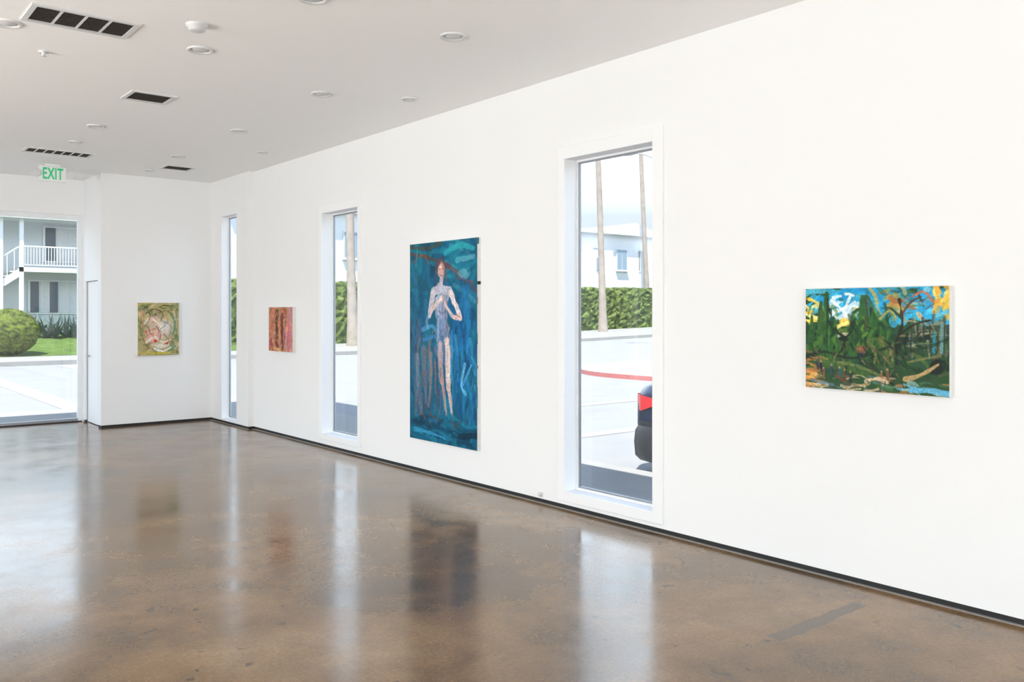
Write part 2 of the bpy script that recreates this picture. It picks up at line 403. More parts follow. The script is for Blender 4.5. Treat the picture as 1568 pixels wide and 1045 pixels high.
def make_painting(name,cv,origin,right,width,height,depth,normal,edgecols=None):
    o=Vector(origin); R=Vector(right); Nn=Vector(normal); D=Vector((0,0,-1))
    h,w=cv.h,cv.w
    us=np.linspace(0,1,w); vs=np.linspace(0,1,h); U,V=np.meshgrid(us,vs)
    off=o+Nn*.0015
    co=np.array(off)[None,None]+U[...,None]*np.array(R*width)+V[...,None]*np.array(D*height)
    me=bpy.data.meshes.new('paint_surface')
    idx=np.arange(h*w).reshape(h,w)
    q=np.stack([idx[:-1,:-1],idx[1:,:-1],idx[1:,1:],idx[:-1,1:]],-1).reshape(-1,4)
    me.vertices.add(h*w); me.vertices.foreach_set('co',co.reshape(-1))
    me.loops.add(q.size); me.loops.foreach_set('vertex_index',q.reshape(-1).astype(np.int32))
    me.polygons.add(len(q)); me.polygons.foreach_set('loop_start',(np.arange(len(q))*4).astype(np.int32))
    me.update(calc_edges=True); me.validate()
    at=me.color_attributes.new('paint','FLOAT_COLOR','POINT')
    c=np.ones((h*w,4)); c[:,:3]=linz(cv.a).reshape(-1,3); at.data.foreach_set('color',c.reshape(-1))
    me.materials.append(M_paint)
    ob=bpy.data.objects.new('paint_surface',me); COL.objects.link(ob)
    a=o; b_=o+R*width+D*height-Nn*depth
    mb=MB(); lo=[min(a[i],b_[i]) for i in range(3)]; hi=[max(a[i],b_[i]) for i in range(3)]
    mb.box(lo[0],hi[0],lo[1],hi[1],lo[2],hi[2]); cb=mb.build('stretched_canvas',[M_canvas],.002)
    kids=[ob,cb]
    if edgecols:
        mb=MB(); mm=[]
        for k,(v0,v1,dd,colr) in enumerate(edgecols):
            p=o+R*(width+.0006)+D*(height*v0); q2=o+R*(width+.0006)+D*(height*v1)
            mb.add([p,q2,q2-Nn*dd,p-Nn*dd],[(0,1,2,3)],k); mm.append(mat('edge_paint',s2l(colr),.6))
        kids.append(mb.build('edge_drips',mm))
    group(name,tuple((Vector(lo)+Vector(hi))/2),kids)

# --- tall figure painting
C=Canvas(300,516,(16,88,116),3)
teal=[(10,80,105),(14,108,132),(20,122,145),(8,60,86),(14,76,116),(30,100,128),(18,95,142)]
C.scatter(130,(0,0,1,1),teal,.28,.08,(1.0,2.1),.7,soft=5)
C.scatter(16,(.45,.0,1,.2),[(30,150,165),(15,120,145),(60,165,180)],.22,.05,(-.3,.3),.7,soft=4)
C.scatter(12,(0,.0,.4,.3),[(20,120,140),(10,90,115),(24,80,90)],.35,.06,(0,.6),.7,soft=4)
C.scatter(16,(0,.2,.3,.5),[(30,105,140),(14,75,110),(50,115,145)],.3,.06,(1.2,1.9),.6,soft=6)
C.stroke([(.0,.05),(.3,.075),(.62,.13)],.03,(98,66,56),.7); C.stroke([(.0,.015),(.3,.03),(.5,.0)],.03,(80,74,58),.7)
C.stroke([(.03,.1),(.2,.06),(.3,.1)],.016,(150,78,56),.6); C.stroke([(.12,.03),(.1,.12)],.014,(60,150,150),.7); C.stroke([(.25,.02),(.35,.14)],.012,(40,60,60),.7)
C.stroke([(.58,.12),(.8,.19),(.98,.25)],.055,(78,66,80),.6); C.stroke([(.72,.185),(.95,.21)],.016,(140,66,80),.55); C.stroke([(.6,.13),(.75,.16)],.02,(120,76,76),.5)
C.stroke([(.55,.06),(.75,.03),(.95,.05)],.05,(40,160,168),.7); C.stroke([(.72,.1),(.95,.09)],.05,(110,180,195),.55,soft=4); C.blob(.82,.17,.09,.05,(115,182,200),.55); C.stroke([(.68,.22),(.85,.26),(.97,.3)],.04,(60,140,165),.6,soft=4)
C.scatter(14,(.72,.28,1,.5),[(20,100,155),(30,118,170),(14,74,115)],.28,.055,(1.2,1.9),.7,soft=5)
C.scatter(66,(.04,.46,.5,.86),[(66,92,126),(84,96,120),(118,106,116),(42,86,124),(62,76,106),(136,108,102)],.26,.03,(1.35,1.8),.6,soft=3.5)
C.scatter(32,(.6,.45,1,.85),[(26,122,178),(20,98,158),(60,150,200),(16,74,124)],.26,.045,(1.2,1.9),.7,soft=4)
C.stroke([(.83,.6),(.78,.70),(.84,.74)],.03,(110,185,225),.75); C.stroke([(.8,.7),(.92,.6)],.022,(90,168,215),.7); C.stroke([(.2,.44),(.35,.42),(.42,.45)],.035,(80,158,205),.7,soft=3); C.stroke([(.22,.49),(.4,.47)],.03,(56,126,185),.7,soft=3)
C.stroke([(.22,.54),(.24,.68),(.26,.8)],.09,(114,106,116),.65,.04,4); C.stroke([(.33,.56),(.33,.7),(.3,.82)],.05,(162,124,114),.6,.03,3)
C.stroke([(.12,.58),(.13,.72)],.07,(132,136,148),.55,.05,4); C.stroke([(.4,.6),(.41,.75)],.03,(130,102,110),.55,.02,3)
C.blob(.475,.122,.068,.085,(96,66,76),.8); C.stroke([(.425,.11),(.405,.18),(.41,.25)],.045,(92,64,74),.6,.02,3); C.stroke([(.535,.11),(.565,.18),(.56,.24)],.04,(112,70,74),.6,.02,3)
C.blob(.487,.145,.054,.084,(212,168,158),.92,soft=.4); C.blob(.476,.13,.026,.036,(236,206,196),.8,soft=.6); C.stroke([(.52,.12),(.53,.17)],.02,(172,118,118),.6,.01,3)
C.stroke([(.462,.137),(.478,.137)],.009,(90,60,72),.8); C.stroke([(.505,.137),(.52,.138)],.009,(90,60,72),.8); C.stroke([(.49,.138),(.493,.156)],.008,(170,112,108),.7); C.stroke([(.478,.17),(.508,.17)],.010,(165,75,80),.8)
C.stroke([(.49,.19),(.495,.235)],.05,(214,182,180),.85,.06)
C.stroke([(.38,.25),(.5,.235),(.62,.25)],.085,(204,192,200),.85,.08,3)
C.stroke([(.5,.26),(.5,.35)],.20,(176,176,192),.78,.15,5); C.stroke([(.505,.34),(.51,.42)],.14,(134,148,178),.75,.16,4); C.stroke([(.51,.42),(.525,.53)],.18,(100,124,162),.62,.25,7)
C.scatter(26,(.43,.27,.6,.55),[(166,176,204),(80,112,156),(196,188,200),(110,96,122),(140,154,184)],.10,.014,(1.2,1.95),.6,soft=2)
C.stroke([(.42,.28),(.45,.38),(.43,.50)],.024,(186,190,212),.6,.012,3); C.stroke([(.57,.3),(.56,.38),(.62,.50)],.03,(132,98,116),.5,.016,3)
C.stroke([(.46,.345),(.5,.36),(.56,.345)],.014,(80,86,120),.5); C.stroke([(.43,.5),(.52,.515),(.63,.495)],.016,(112,84,102),.45,.01,3)
C.stroke([(.37,.26),(.33,.32),(.315,.37)],.064,(210,198,206),.92,.048,2.5); C.stroke([(.315,.37),(.37,.33),(.46,.295)],.042,(218,190,184),.92,.036,2.5); C.stroke([(.31,.36),(.27,.40),(.29,.43)],.03,(130,168,206),.65,.02,3)
C.stroke([(.64,.26),(.7,.32),(.77,.375)],.068,(228,208,206),.94,.048,2.5); C.stroke([(.77,.38),(.66,.37),(.54,.305)],.046,(218,188,182),.92,.032,2.5); C.stroke([(.7,.36),(.76,.375)],.016,(184,112,110),.6)
C.blob(.49,.285,.046,.032,(232,200,192),.88,soft=.4); C.stroke([(.5,.265),(.53,.305)],.012,(160,92,98),.7); C.stroke([(.46,.3),(.5,.27)],.012,(240,218,212),.8)
C.stroke([(.475,.51),(.48,.62),(.5,.7)],.078,(190,160,158),.8,.052,4); C.stroke([(.5,.69),(.54,.78),(.57,.87)],.05,(186,142,136),.82,.03,3)
C.stroke([(.575,.5),(.59,.62),(.6,.72)],.078,(222,198,190),.92,.058,3); C.stroke([(.6,.71),(.63,.8),(.66,.88)],.052,(210,174,166),.9,.03,3)
C.stroke([(.535,.5),(.545,.66)],.018,(84,94,130),.65,.014,3); C.stroke([(.6,.52),(.61,.66)],.02,(236,220,212),.6,.01,2)
C.stroke([(.57,.87),(.54,.895)],.03,(132,70,76),.8,.02); C.stroke([(.66,.88),(.68,.905)],.03,(144,76,76),.8,.02)
C.scatter(34,(0,.87,1,1),[(8,72,98),(12,95,122),(8,52,75),(24,118,148)],.28,.045,(-.3,.3),.8,soft=4)
C.stroke([(.08,.95),(.3,.955),(.55,.97)],.04,(50,140,185),.8,.02,3); C.stroke([(.75,.95),(.98,.93)],.05,(8,40,60),.85); C.stroke([(.3,.86),(.45,.885)],.022,(112,66,64),.6); C.stroke([(.25,.89),(.2,.86)],.022,(115,80,70),.6)
C.scatter(12,(.3,.82,.75,.92),[(95,62,70),(34,66,100),(76,74,86)],.1,.02,(0,3.1),.6,soft=2.5)
C.scatter(50,(.0,.2,1,.95),[(90,150,180),(12,50,80),(104,80,92),(40,125,165)],.08,.008,(.8,2.2),.5)
C.grade(1.0,1.06)
make_painting('figure_painting',C,(XR-.04,7.743,2.36),(0,-1,0),1.17,2.015,.04,(-1,0,0),
  [(0,.03,.02,(30,110,120)),(.205,.22,.04,(20,40,40)),(.28,.31,.008,(190,120,80)),(.45,.5,.005,(30,100,120)),(.6,.615,.01,(170,110,90)),(.7,.8,.004,(30,80,100))])

# --- landscape painting
C=Canvas(330,230,(42,72,44),21)
G=[(34,62,38),(46,80,42),(60,96,46),(26,46,32),(80,102,50),(20,38,32),(40,72,56)]
C.scatter(50,(0,0,1,.3),[(56,165,208),(34,140,190),(84,184,218)],.2,.06,(-.6,.4),.9)
C.scatter(16,(.2,.06,.4,.3),[(235,240,245),(205,225,235),(240,236,220)],.09,.025,(-.8,.3),.9)
C.stroke([(.2,.12),(.27,.2),(.33,.3)],.02,(240,245,248),.9,.008); C.stroke([(.34,.08),(.3,.2)],.02,(235,240,240),.85,.01)
C.scatter(10,(0,.12,.10,.34),[(240,206,96),(232,175,66),(244,224,150)],.08,.03,(-.3,.8),.9)
C.scatter(70,(0,.38,1,.8),G,.16,.055,(-.8,.8),.85)
C.blob(.3,.34,.05,.035,(244,195,84),.9); C.stroke([(.25,.38),(.33,.33)],.03,(244,215,130),.85); C.stroke([(.24,.48),(.3,.45),(.35,.47)],.018,(205,198,172),.75)
for (x,y0,y1,w) in ((.05,.28,.6,.055),(.12,.14,.62,.07),(.165,.05,.62,.08),(.22,.3,.62,.07)):
    C.stroke([(x,y0),(x-.005,(y0+y1)/2),(x,y1)],w*.3,(44,84,42),.95,w*1.2)
C.scatter(46,(.03,.22,.24,.6),[(54,100,46),(74,116,50),(34,66,40),(46,90,60),(24,48,36)],.06,.018,(1.0,2.2),.85)
C.stroke([(.17,.1),(.165,.6)],.012,(22,45,32),.7); C.stroke([(.12,.2),(.125,.6)],.01,(90,80,50),.6)
for (x,y0,y1,w) in ((.36,.24,.62,.08),(.43,.10,.6,.11),(.5,.2,.5,.09)):
    C.stroke([(x,y0),(x,(y0+y1)/2),(x+.01,y1)],w*.25,(46,86,42),.95,w*1.15)
C.scatter(60,(.34,.2,.6,.62),[(60,102,44),(88,120,52),(32,62,38),(44,86,45),(24,46,34)],.08,.022,(.6,2.4),.85)
C.stroke([(.27,.45),(.3,.5),(.28,.6)],.014,(25,35,30),.9); C.stroke([(.3,.5),(.35,.42)],.011,(30,40,30),.9); C.stroke([(.23,.4),(.27,.47)],.01,(30,40,30),.9)
C.stroke([(.45,.1),(.46,.25),(.44,.4)],.014,(70,55,40),.85); C.stroke([(.42,.08),(.47,.1),(.5,.2)],.016,(56,90,50),.9)
C.scatter(18,(.5,.04,.72,.25),[(140,148,78),(185,165,90),(80,112,60),(185,135,72),(50,84,55)],.10,.03,(-.3,1.2),.8)
C.scatter(26,(.66,.02,.9,.3),[(90,150,160),(60,98,60),(160,98,60),(205,192,145),(40,66,50),(100,64,60),(70,140,175)],.07,.022,(-.6,1.5),.85)
C.scatter(14,(.89,.0,1.0,.28),[(234,190,68),(222,160,56),(242,212,115)],.10,.035,(1,2.2),.9)
C.stroke([(.77,.09),(.84,.05),(.9,.14)],.018,(190,98,65),.8); C.stroke([(.92,.27),(.99,.23)],.03,(95,175,200),.9); C.blob(.86,.03,.03,.02,(120,185,205),.9)
C.stroke([(.55,.3),(.62,.22),(.66,.3)],.02,(170,162,105),.75,.012)
C.scatter(34,(.74,.3,1,.62),[(104,122,110),(66,92,86),(128,130,104),(60,108,118),(130,112,78),(40,58,54)],.09,.018,(1.3,1.8),.85)
C.scatter(16,(.70,.32,.98,.6),[(150,146,124),(45,55,55),(155,130,92)],.12,.010,(-.25,.1),.8)
for x in (.76,.8,.84,.88,.93,.97): C.stroke([(x,.36),(x-.004,.6)],.010,(46,54,48),.85)
C.stroke([(.91,.42),(.9,.62)],.020,(44,125,145),.8); C.stroke([(.955,.34),(.95,.6)],.02,(106,144,144),.8)
dk=(32,38,32)
C.stroke([(.63,.92),(.66,.72),(.66,.52),(.70,.34),(.68,.12)],.032,dk,.88,.014); C.stroke([(.67,.62),(.58,.5),(.5,.45)],.018,dk,.85,.010)
C.stroke([(.68,.45),(.78,.35),(.88,.31)],.016,dk,.85,.010); C.stroke([(.7,.3),(.62,.2),(.56,.2)],.016,(45,58,36),.85,.01)
C.stroke([(.66,.5),(.76,.5),(.82,.42)],.014,(40,44,34),.8,.01)
C.stroke([(.0,.69),(.14,.63),(.3,.68),(.45,.66),(.62,.55)],.024,(32,44,32),.85,.014); C.stroke([(.7,.25),(.76,.14),(.82,.1)],.014,(84,54,40),.85)
C.stroke([(.26,.64),(.3,.57)],.011,dk,.9); C.blob(.415,.6,.048,.036,(110,78,56),.9); C.blob(.405,.595,.022,.015,(150,88,70),.7)
C.scatter(8,(.5,.5,.66,.68),[(124,122,62),(94,108,55),(140,132,76)],.08,.02,(1.2,2),.75)
C.scatter(40,(.3,.5,1,.8),[(24,40,32),(36,58,40),(56,82,48),(86,84,58)],.10,.016,(-.6,2.2),.8)
C.stroke([(.12,.75),(.35,.78),(.5,.88),(.62,.95)],.05,(62,92,48),.9); C.stroke([(.25,.73),(.4,.76),(.55,.84)],.02,(110,122,72),.7)
C.stroke([(.66,.78),(.78,.85),(.9,.84)],.07,(42,68,44),.9); C.blob(.92,.74,.055,.05,(30,36,32),.92); C.stroke([(.72,.86),(.82,.81),(.93,.71)],.032,(190,158,108),.85,.015); C.stroke([(.74,.7),(.85,.66),(.94,.63)],.014,(128,120,75),.7)
C.scatter(14,(.0,.6,.14,.78),[(186,130,62),(40,50,40),(160,102,58),(30,44,36)],.09,.02,(-.2,.3),.85)
C.scatter(14,(0,.82,.10,1),[(212,152,76),(222,170,108),(172,115,74)],.10,.03,(-.2,.3),.9)
C.scatter(44,(.1,.86,.62,1),[(186,160,122),(86,88,70),(55,68,55),(208,182,145),(94,98,68),(80,110,130)],.09,.018,(-.2,.2),.85)
C.scatter(22,(.6,.88,1,1),[(110,170,198),(60,96,70),(150,182,178),(160,116,76)],.10,.02,(-.15,.25),.85)
C.stroke([(.76,.96),(.9,.95),(.99,.97)],.036,(95,165,200),.85)
for x,y,c in ((.09,.72,(60,50,60)),(.12,.75,(30,35,50)),(.14,.82,(130,88,66)),(.2,.78,(55,60,85)),(.26,.8,(60,78,112)),(.3,.82,(98,60,54)),(.34,.84,(50,46,50)),(.56,.82,(150,104,68)),(.6,.8,(160,88,66))):
    C.stroke([(x,y),(x+.005,y+.08)],.016,c,.85,.01); C.blob(x,y-.02,.008,.01,(170,136,112),.85)
C.stroke([(.45,.9),(.53,.87),(.6,.9)],.02,(208,184,152),.85); C.stroke([(.24,.86),(.3,.92)],.012,(132,58,48),.75)
C.scatter(60,(.06,.6,.7,.95),[(25,35,30),(40,58,80),(130,110,78),(84,60,50),(56,80,48)],.05,.008,(.8,2.2),.8)
C.grade(1.05,1.08)
make_painting('landscape_painting',C,(XR-.035,3.11,1.799),(0,-1,0),.893,.621,.035,(-1,0,0))

# --- small figures painting
C=Canvas(150,120,(192,126,94),40)
C.scatter(60,(0,0,1,1),[(208,132,86),(190,96,76),(218,162,114),(158,88,72),(216,128,108),(178,118,94)],.22,.08,(0,3.1),.8,soft=3)
C.scatter(20,(.74,0,1,1),[(214,146,152),(224,174,166),(196,114,130),(190,136,150)],.2,.09,(1,2),.85,soft=3)
C.scatter(12,(0.0,.0,.8,.4),[(156,138,90),(124,112,76),(204,150,96),(134,80,64)],.16,.05,(0,3.1),.8)
C.stroke([(.36,.14),(.34,.45),(.36,.88)],.14,(80,54,46),.85,.09,4); C.stroke([(.58,.22),(.56,.5),(.6,.92)],.13,(94,52,48),.85,.07,4)
C.blob(.36,.16,.05,.05,(166,108,78),.85); C.blob(.58,.22,.05,.05,(134,70,60),.9); C.stroke([(.42,.4),(.48,.6)],.05,(210,140,96),.85); C.stroke([(.72,.4),(.67,.8)],.05,(140,68,92),.75)
C.stroke([(.08,.75),(.18,.95)],.09,(164,62,74),.75); C.stroke([(.2,.92),(.5,.97)],.05,(214,178,104),.8); C.stroke([(.48,.25),(.48,.7)],.03,(218,152,82),.75); C.stroke([(.3,.3),(.4,.35)],.035,(150,104,78),.8)
C.scatter(24,(.1,.45,.85,1),[(162,72,86),(90,58,62),(218,134,104),(234,194,154),(140,100,120)],.12,.025,(.5,2.6),.75,soft=2.5)
C.scatter(26,(0,0,1,1),[(236,192,156),(106,56,50),(226,146,88),(130,120,76)],.09,.016,(0,3.1),.7)
make_painting('two_figures_painting',C,(XR-.05,11.27,1.722),(0,-1,0),.735,.588,.05,(-1,0,0))

# --- back wall painting
C=Canvas(180,237,(176,166,120),55)
C.scatter(60,(0,0,1,1),[(190,178,120),(142,140,98),(204,188,140),(164,142,100),(214,202,170),(116,124,88)],.25,.08,(0,3.1),.8,soft=3)
C.scatter(16,(0,0,1,.12),[(200,184,70),(112,124,66),(60,100,76),(84,66,54)],.14,.035,(-.2,.2),.85)
C.scatter(8,(0,.92,1,1),[(204,188,76),(120,124,84),(156,170,158)],.25,.04,(-.2,.2),.85)
C.blob(.5,.52,.36,.44,(220,196,180),.8,soft=.5); C.blob(.66,.46,.2,.24,(228,222,216),.8,soft=.5); C.blob(.35,.64,.22,.2,(228,180,164),.85,soft=.5); C.blob(.56,.82,.25,.09,(238,230,222),.8,soft=.5); C.blob(.3,.32,.14,.1,(232,188,172),.75,soft=.5)
for pts,c,w in (([(.2,.2),(.4,.12),(.6,.2),(.55,.35)],(88,84,62),.026),([(.5,.2),(.7,.15),(.85,.3)],(118,102,72),.026),([(.15,.4),(.3,.3),(.5,.4),(.6,.55)],(242,238,228),.05),([(.6,.35),(.8,.45),(.75,.65)],(136,156,158),.034),([(.2,.75),(.4,.65),(.6,.75),(.8,.7)],(242,230,220),.06),([(.1,.6),(.2,.8),(.4,.9)],(128,94,74),.02),([(.45,.45),(.55,.6),(.5,.75)],(116,72,60),.02),([(.25,.45),(.3,.6)],(106,80,64),.018),([(.8,.2),(.9,.4),(.85,.6)],(74,140,124),.036),([(.4,.87),(.6,.92),(.8,.85)],(242,242,236),.06),([(.1,.15),(.15,.5)],(220,160,130),.04),([(.3,.3),(.45,.28),(.5,.33)],(242,200,184),.04),([(.55,.5),(.7,.4),(.72,.3)],(98,114,116),.018),([(.3,.52),(.42,.5),(.5,.58)],(204,100,78),.02),([(.62,.6),(.75,.72),(.6,.8)],(114,84,70),.016),([(.15,.68),(.3,.58),(.4,.68)],(186,116,94),.018),([(.2,.1),(.3,.25),(.22,.38)],(92,92,62),.02),([(.08,.3),(.05,.5),(.1,.7)],(110,130,80),.03),([(.93,.5),(.95,.75)],(120,140,90),.03)):
    C.stroke(pts,w,c,.85,w*.6,2.2)
C.blob(.42,.22,.035,.025,(70,78,64),.85); C.blob(.42,.72,.042,.045,(196,58,48),.88); C.blob(.7,.77,.045,.035,(190,74,60),.85); C.blob(.2,.55,.03,.045,(210,112,90),.8); C.stroke([(.75,.92),(.9,.82)],.035,(84,152,142),.85)
C.scatter(56,(.05,.12,.95,.92),[(92,84,64),(194,100,78),(242,238,228),(84,124,112),(214,150,136)],.09,.011,(0,3.1),.8)
C.grade(1.1,.98)
make_painting('abstract_painting',C,(3.81,YB-.04,1.795),(1,0,0),.59,.778,.04,(0,-1,0))

# ---------------------------------------------------------------- outdoors
def sst(t): t=max(0,min(1,t)); return t*t*(3-2*t)
def gz(x,y): return max(0,min(x,80)-20)*.0255*sst((y-22)/12)
mb=MB(); xs=list(range(-60,101,4)); ys=list(range(-40,41,2))
vs=[(x,y,-.12+gz(x,y)) for y in ys for x in xs]; n=len(xs)
mb.add(vs,[(j*n+i,j*n+i+1,(j+1)*n+i+1,(j+1)*n+i) for j in range(len(ys)-1) for i in range(n-1)],0,True)
mb.build('ground_road',[M_road])
mb=MB(); mb.box(XO,6.9,-30,16.6,-.3,-.02); mb.box(-40,XO,YFo,16.6,-.3,-.02); mb.box(-40,XL-.25,-30,YFo,-.3,-.02); mb.box(XL-.25,XO,-30,YN-.25,-.3,-.02)
mb.build('ground_sidewalk',[M_walk])
def corner(off):
    r=4.0-off; cx,cy=17.0+4.0,20.3-4.0
    return [(17.0+off,-40)]+[(cx-r*math.cos(a),cy+r*math.sin(a)) for a in np.linspace(0,math.pi/2,14)]+[(95,20.3-off)]
mb=MB(); P=corner(0); Q=corner(.16)
n=len(P); vs=[(x,y,-.14) for x,y in P]+[(x,y,.0+gz(x,y)) for x,y in P]+[(x,y,.0+gz(x,y)) for x,y in Q]
for i in range(n-1):
    mb.add([vs[k] for k in (i,i+1,n+i+1,n+i)],[(0,1,2,3)],1 if i<=5 else 0)
    mb.add([vs[k] for k in (n+i,n+i+1,2*n+i+1,2*n+i)],[(0,1,2,3)],0)
poly=[(x,y,.0) for x,y in Q]+[(95,-40,.0)]
mb.add(poly,[tuple(range(len(poly)))],0)
mb.build('ground_corner_sidewalk',[M_walk,M_redc])
def strip(mb,x0,x1,y0,y1,zf,mi,nx=30,ny=4):
    vs=[];
    for j in range(ny+1):
        for i in range(nx+1):
            x=x0+(x1-x0)*i/nx; y=y0+(y1-y0)*j/ny; vs.append((x,y,zf(x,y)))
    m=nx+1; mb.add(vs,[(j*m+i,j*m+i+1,(j+1)*m+i+1,(j+1)*m+i) for j in range(ny) for i in range(nx)],mi,True)
mb=MB(); strip(mb,-50,95,32.6,36.2,lambda x,y:.03+gz(x,y),0)
strip(mb,-50,95,32.6,32.601,lambda x,y:(.03 if y>32.6 else -.15)+gz(x,y),0,30,1)
strip(mb,17,95,36.2,40,lambda x,y:.03+gz(x,y),0)
mb.build('ground_far_sidewalk',[M_walk])
mb=MB(); strip(mb,-50,17,36.2,75,lambda x,y:.04+gz(x,y)+.62*sst((y-36.2)/6.5)*(1-sst((x-12)/4)),0,60,30)
strip(mb,17,95,40,75,lambda x,y:.04+gz(x,y),0,60,6); mb.build('ground_lawn',[M_grass])
mb=MB()
for xx in (3.7,6.6): mb.box(xx,xx+.45,17,32,-.118,-.112)
for yy in (8.9,11.9): mb.box(8.2,16.4,yy,yy+.3,-.118,-.112)
mb.build('crosswalk_marking',[M_line])

def hedge(x0,x1,y0,y1,ztop,name):
    mb=MB(); nx=int((x1-x0)/.22); nz=16; ny=5; r=random.Random(4)
    def P(x,y,z): return (x+r.uniform(-.07,.07),y+r.uniform(-.13,.13),z+r.uniform(-.06,.06))
    fr=[]
    prof=[(y0,0)]+[(y0-.06*math.sin(k/nz*3.1),k/nz) for k in range(1,nz)]+[(y0+.08,1)]+[(y0+(y1-y0)*k/ny,1.0) for k in range(1,ny)]+[(y1,.97),(y1,.5),(y1,0)]
    for i in range(nx+1):
        x=x0+(x1-x0)*i/nx; zb=gz(x,y0)
        for (y,t) in prof:
            fr.append(P(x,y,zb+(ztop-zb)*t))
    m=len(prof); mb.add(fr,[(i*m+j,(i+1)*m+j,(i+1)*m+j+1,i*m+j+1) for i in range(nx) for j in range(m-1)],0)
    mb.add(fr[:m],[tuple(range(m))[::-1]]); mb.add(fr[-m:],[tuple(range(m))])
    mb.build(name,[M_hedge])
hedge(15.4,41.3,40,41.6,3.25,'hedge'); hedge(41.5,62,40.1,41.6,3.3,'hedge')

def palm(base,top,r0,r1,seed):
    r=random.Random(seed); b_=Vector(base); t=Vector(top); mb=MB(); path=[]; rad=[]
    for k in range(29):
        f=k/28; p=b_.lerp(t,f); p.x+=.08*math.sin(f*4+seed); path.append(p)
        rad.append((r0*(1+.6*math.exp(-f*14))*(1-f)+r1*f)*(1+.06*(k%2)))
    mb.tube(path,rad,14,0)
    for k in range(26):
        az=r.uniform(0,6.28); el=r.uniform(-.5,1.2); L=r.uniform(1.7,2.5)
        d=Vector((math.cos(az)*math.cos(el),math.sin(az)*math.cos(el),math.sin(el))); p=t.copy(); pts=[p.copy()]
        for q in range(9):
            d=(d+Vector((0,0,-.16))).normalized(); p=p+d*L/9; pts.append(p.copy())
        side=d.cross(Vector((0,0,1))).normalized()
        for q in range(1,10):
            w=.7*math.sin(q/10*3.1)+.1
            for s_ in (-1,1):
                for jj in (0,.5):
                    a=pts[q-1].lerp(pts[q],jj); b2=a+(pts[q]-pts[q-1])*.25
                    tip=a+side*s_*w+(pts[q]-pts[q-1])*1.0+Vector((0,0,-.25*w))
                    mb.add([a,b2,tip],[(0,1,2)],1)
    mb.build('palm_tree',[M_palmtrunk,M_frond])
palm((37.75,37.6,.3),(37.15,37.6,19),.20,.13,1)
palm((48.4,43.5,.6),(47.4,43.5,20),.19,.13,2)
palm((20.62,37.4,.0),(20.35,37.4,18),.21,.15,3)
palm((60,43.2,.6),(60,43.2,17),.22,.16,4)

mb=MB(); bx,by=30.9,26.3; bz=gz(bx,by)-.12
mb.tube([(bx,by,bz),(bx,by,bz+.3)],.2,16); mb.tube([(bx,by,bz),(bx,by,8.2)],[.11,.07],14)
dv=Vector((-.775,.632,0)); arm=[Vector((bx,by,8.2))+dv*(1.7*k/8)+Vector((0,0,.75*math.sin(k/8*1.57))) for k in range(9)]
mb.tube(arm,.04,10); e=arm[-1]; mb.tube([e-dv*.05,e+dv*.15,e+dv*.45,e+dv*.6],[.05,.12,.13,.05],12)
mb.build('street_lamp',[M_chrome])

# far white building
mb=MB(); zb=0
mb.box(18,72,46,58,zb,7.5,0); mb.box(17.6,72.4,45.5,58.4,7.5,7.75,0)
for k in range(20):
    x=19.6+2.55*k
    for z0,z1 in ((4.9,6.4),(1.7,3.1)):
        mb.box(x,x+1.15,45.93,45.99,z0-.06,z1+.06,2); mb.box(x+.07,x+.54,45.9,45.94,z0,z1,1); mb.box(x+.61,x+1.08,45.9,45.94,z0,z1,1); mb.box(x-.05,x+1.2,45.8,46,z0-.14,z0-.06,2)
mb.box(26.5,30.5,44.7,46,zb,7.0,0); mb.box(44.0,46.2,44.9,46,zb,6.2,0); mb.box(50.2,54,44.9,46,zb,6.4,0)
for gx in (49.5,58): mb.add([(gx-3,45.6,7.7),(gx+3,45.6,7.7),(gx,45.6,8.5),(gx-3,56,7.7),(gx+3,56,7.7),(gx,56,8.5)],[(0,1,2),(0,2,5,3),(1,4,5,2)],0)
mb.box(51.2,52.2,44.8,44.9,4.4,5.7,1); mb.box(44.5,45.2,44.82,44.9,4.7,5.6,1)
mb.build('white_apartment_building',[M_bldw,M_winb,M_aptw,M_roof])

# apartment with balcony
ks=[]; mb=MB(); zb=.45
mb.box(-14,15.5,44,54,zb,6.0,0); mb.box(-14.5,16,42.2,54.4,5.72,5.95,1); mb.box(-14.5,16,42.2,54.4,5.95,6.1,2)
ks.append(mb.build('body',[M_apt,M_aptw,M_roof]))
mb=MB(); mb.box(7.3,15.5,42.5,44,3.42,3.62,0)
for x in (7.3,11.0,14.7): mb.box(x,x+.16,42.5,42.66,zb,5.72,0)
mb.box(6.55,6.68,42.5,42.63,zb,5.72,0)
ks.append(mb.build('balcony_slab_and_posts',[M_aptw]))
mb=MB(); mb.box(7.4,15.4,42.52,42.57,4.5,4.56,0); mb.box(7.4,15.4,42.53,42.56,3.70,3.74,0)
x=7.5
while x<15.4: mb.box(x,x+.025,42.53,42.555,3.74,4.5,0); x+=.115
ks.append(mb.build('balcony_railing',[M_aptw]))
mb=MB()
for k in range(14):
    x=7.25-.27*k; z=3.45-.2*k; mb.box(x-.3,x,42.6,43.8,z-.05,z,0)
    mb.box(x-.15,x-.12,42.58,42.61,z,z+.95,0)
for yy in (42.56,43.8):
    mb.add([(7.3,yy,3.55),(7.3,yy,3.2),(3.5,yy,.42),(3.5,yy,.75),(7.3,yy+.05,3.55),(7.3,yy+.05,3.2),(3.5,yy+.05,.42),(3.5,yy+.05,.75)],[(0,1,2,3),(4,7,6,5),(0,3,7,4),(1,5,6,2)],0)
mb.tube([(7.3,42.6,4.5),(3.5,42.6,1.7)],.035,8)
ks.append(mb.build('staircase',[M_aptw]))
mb=MB()
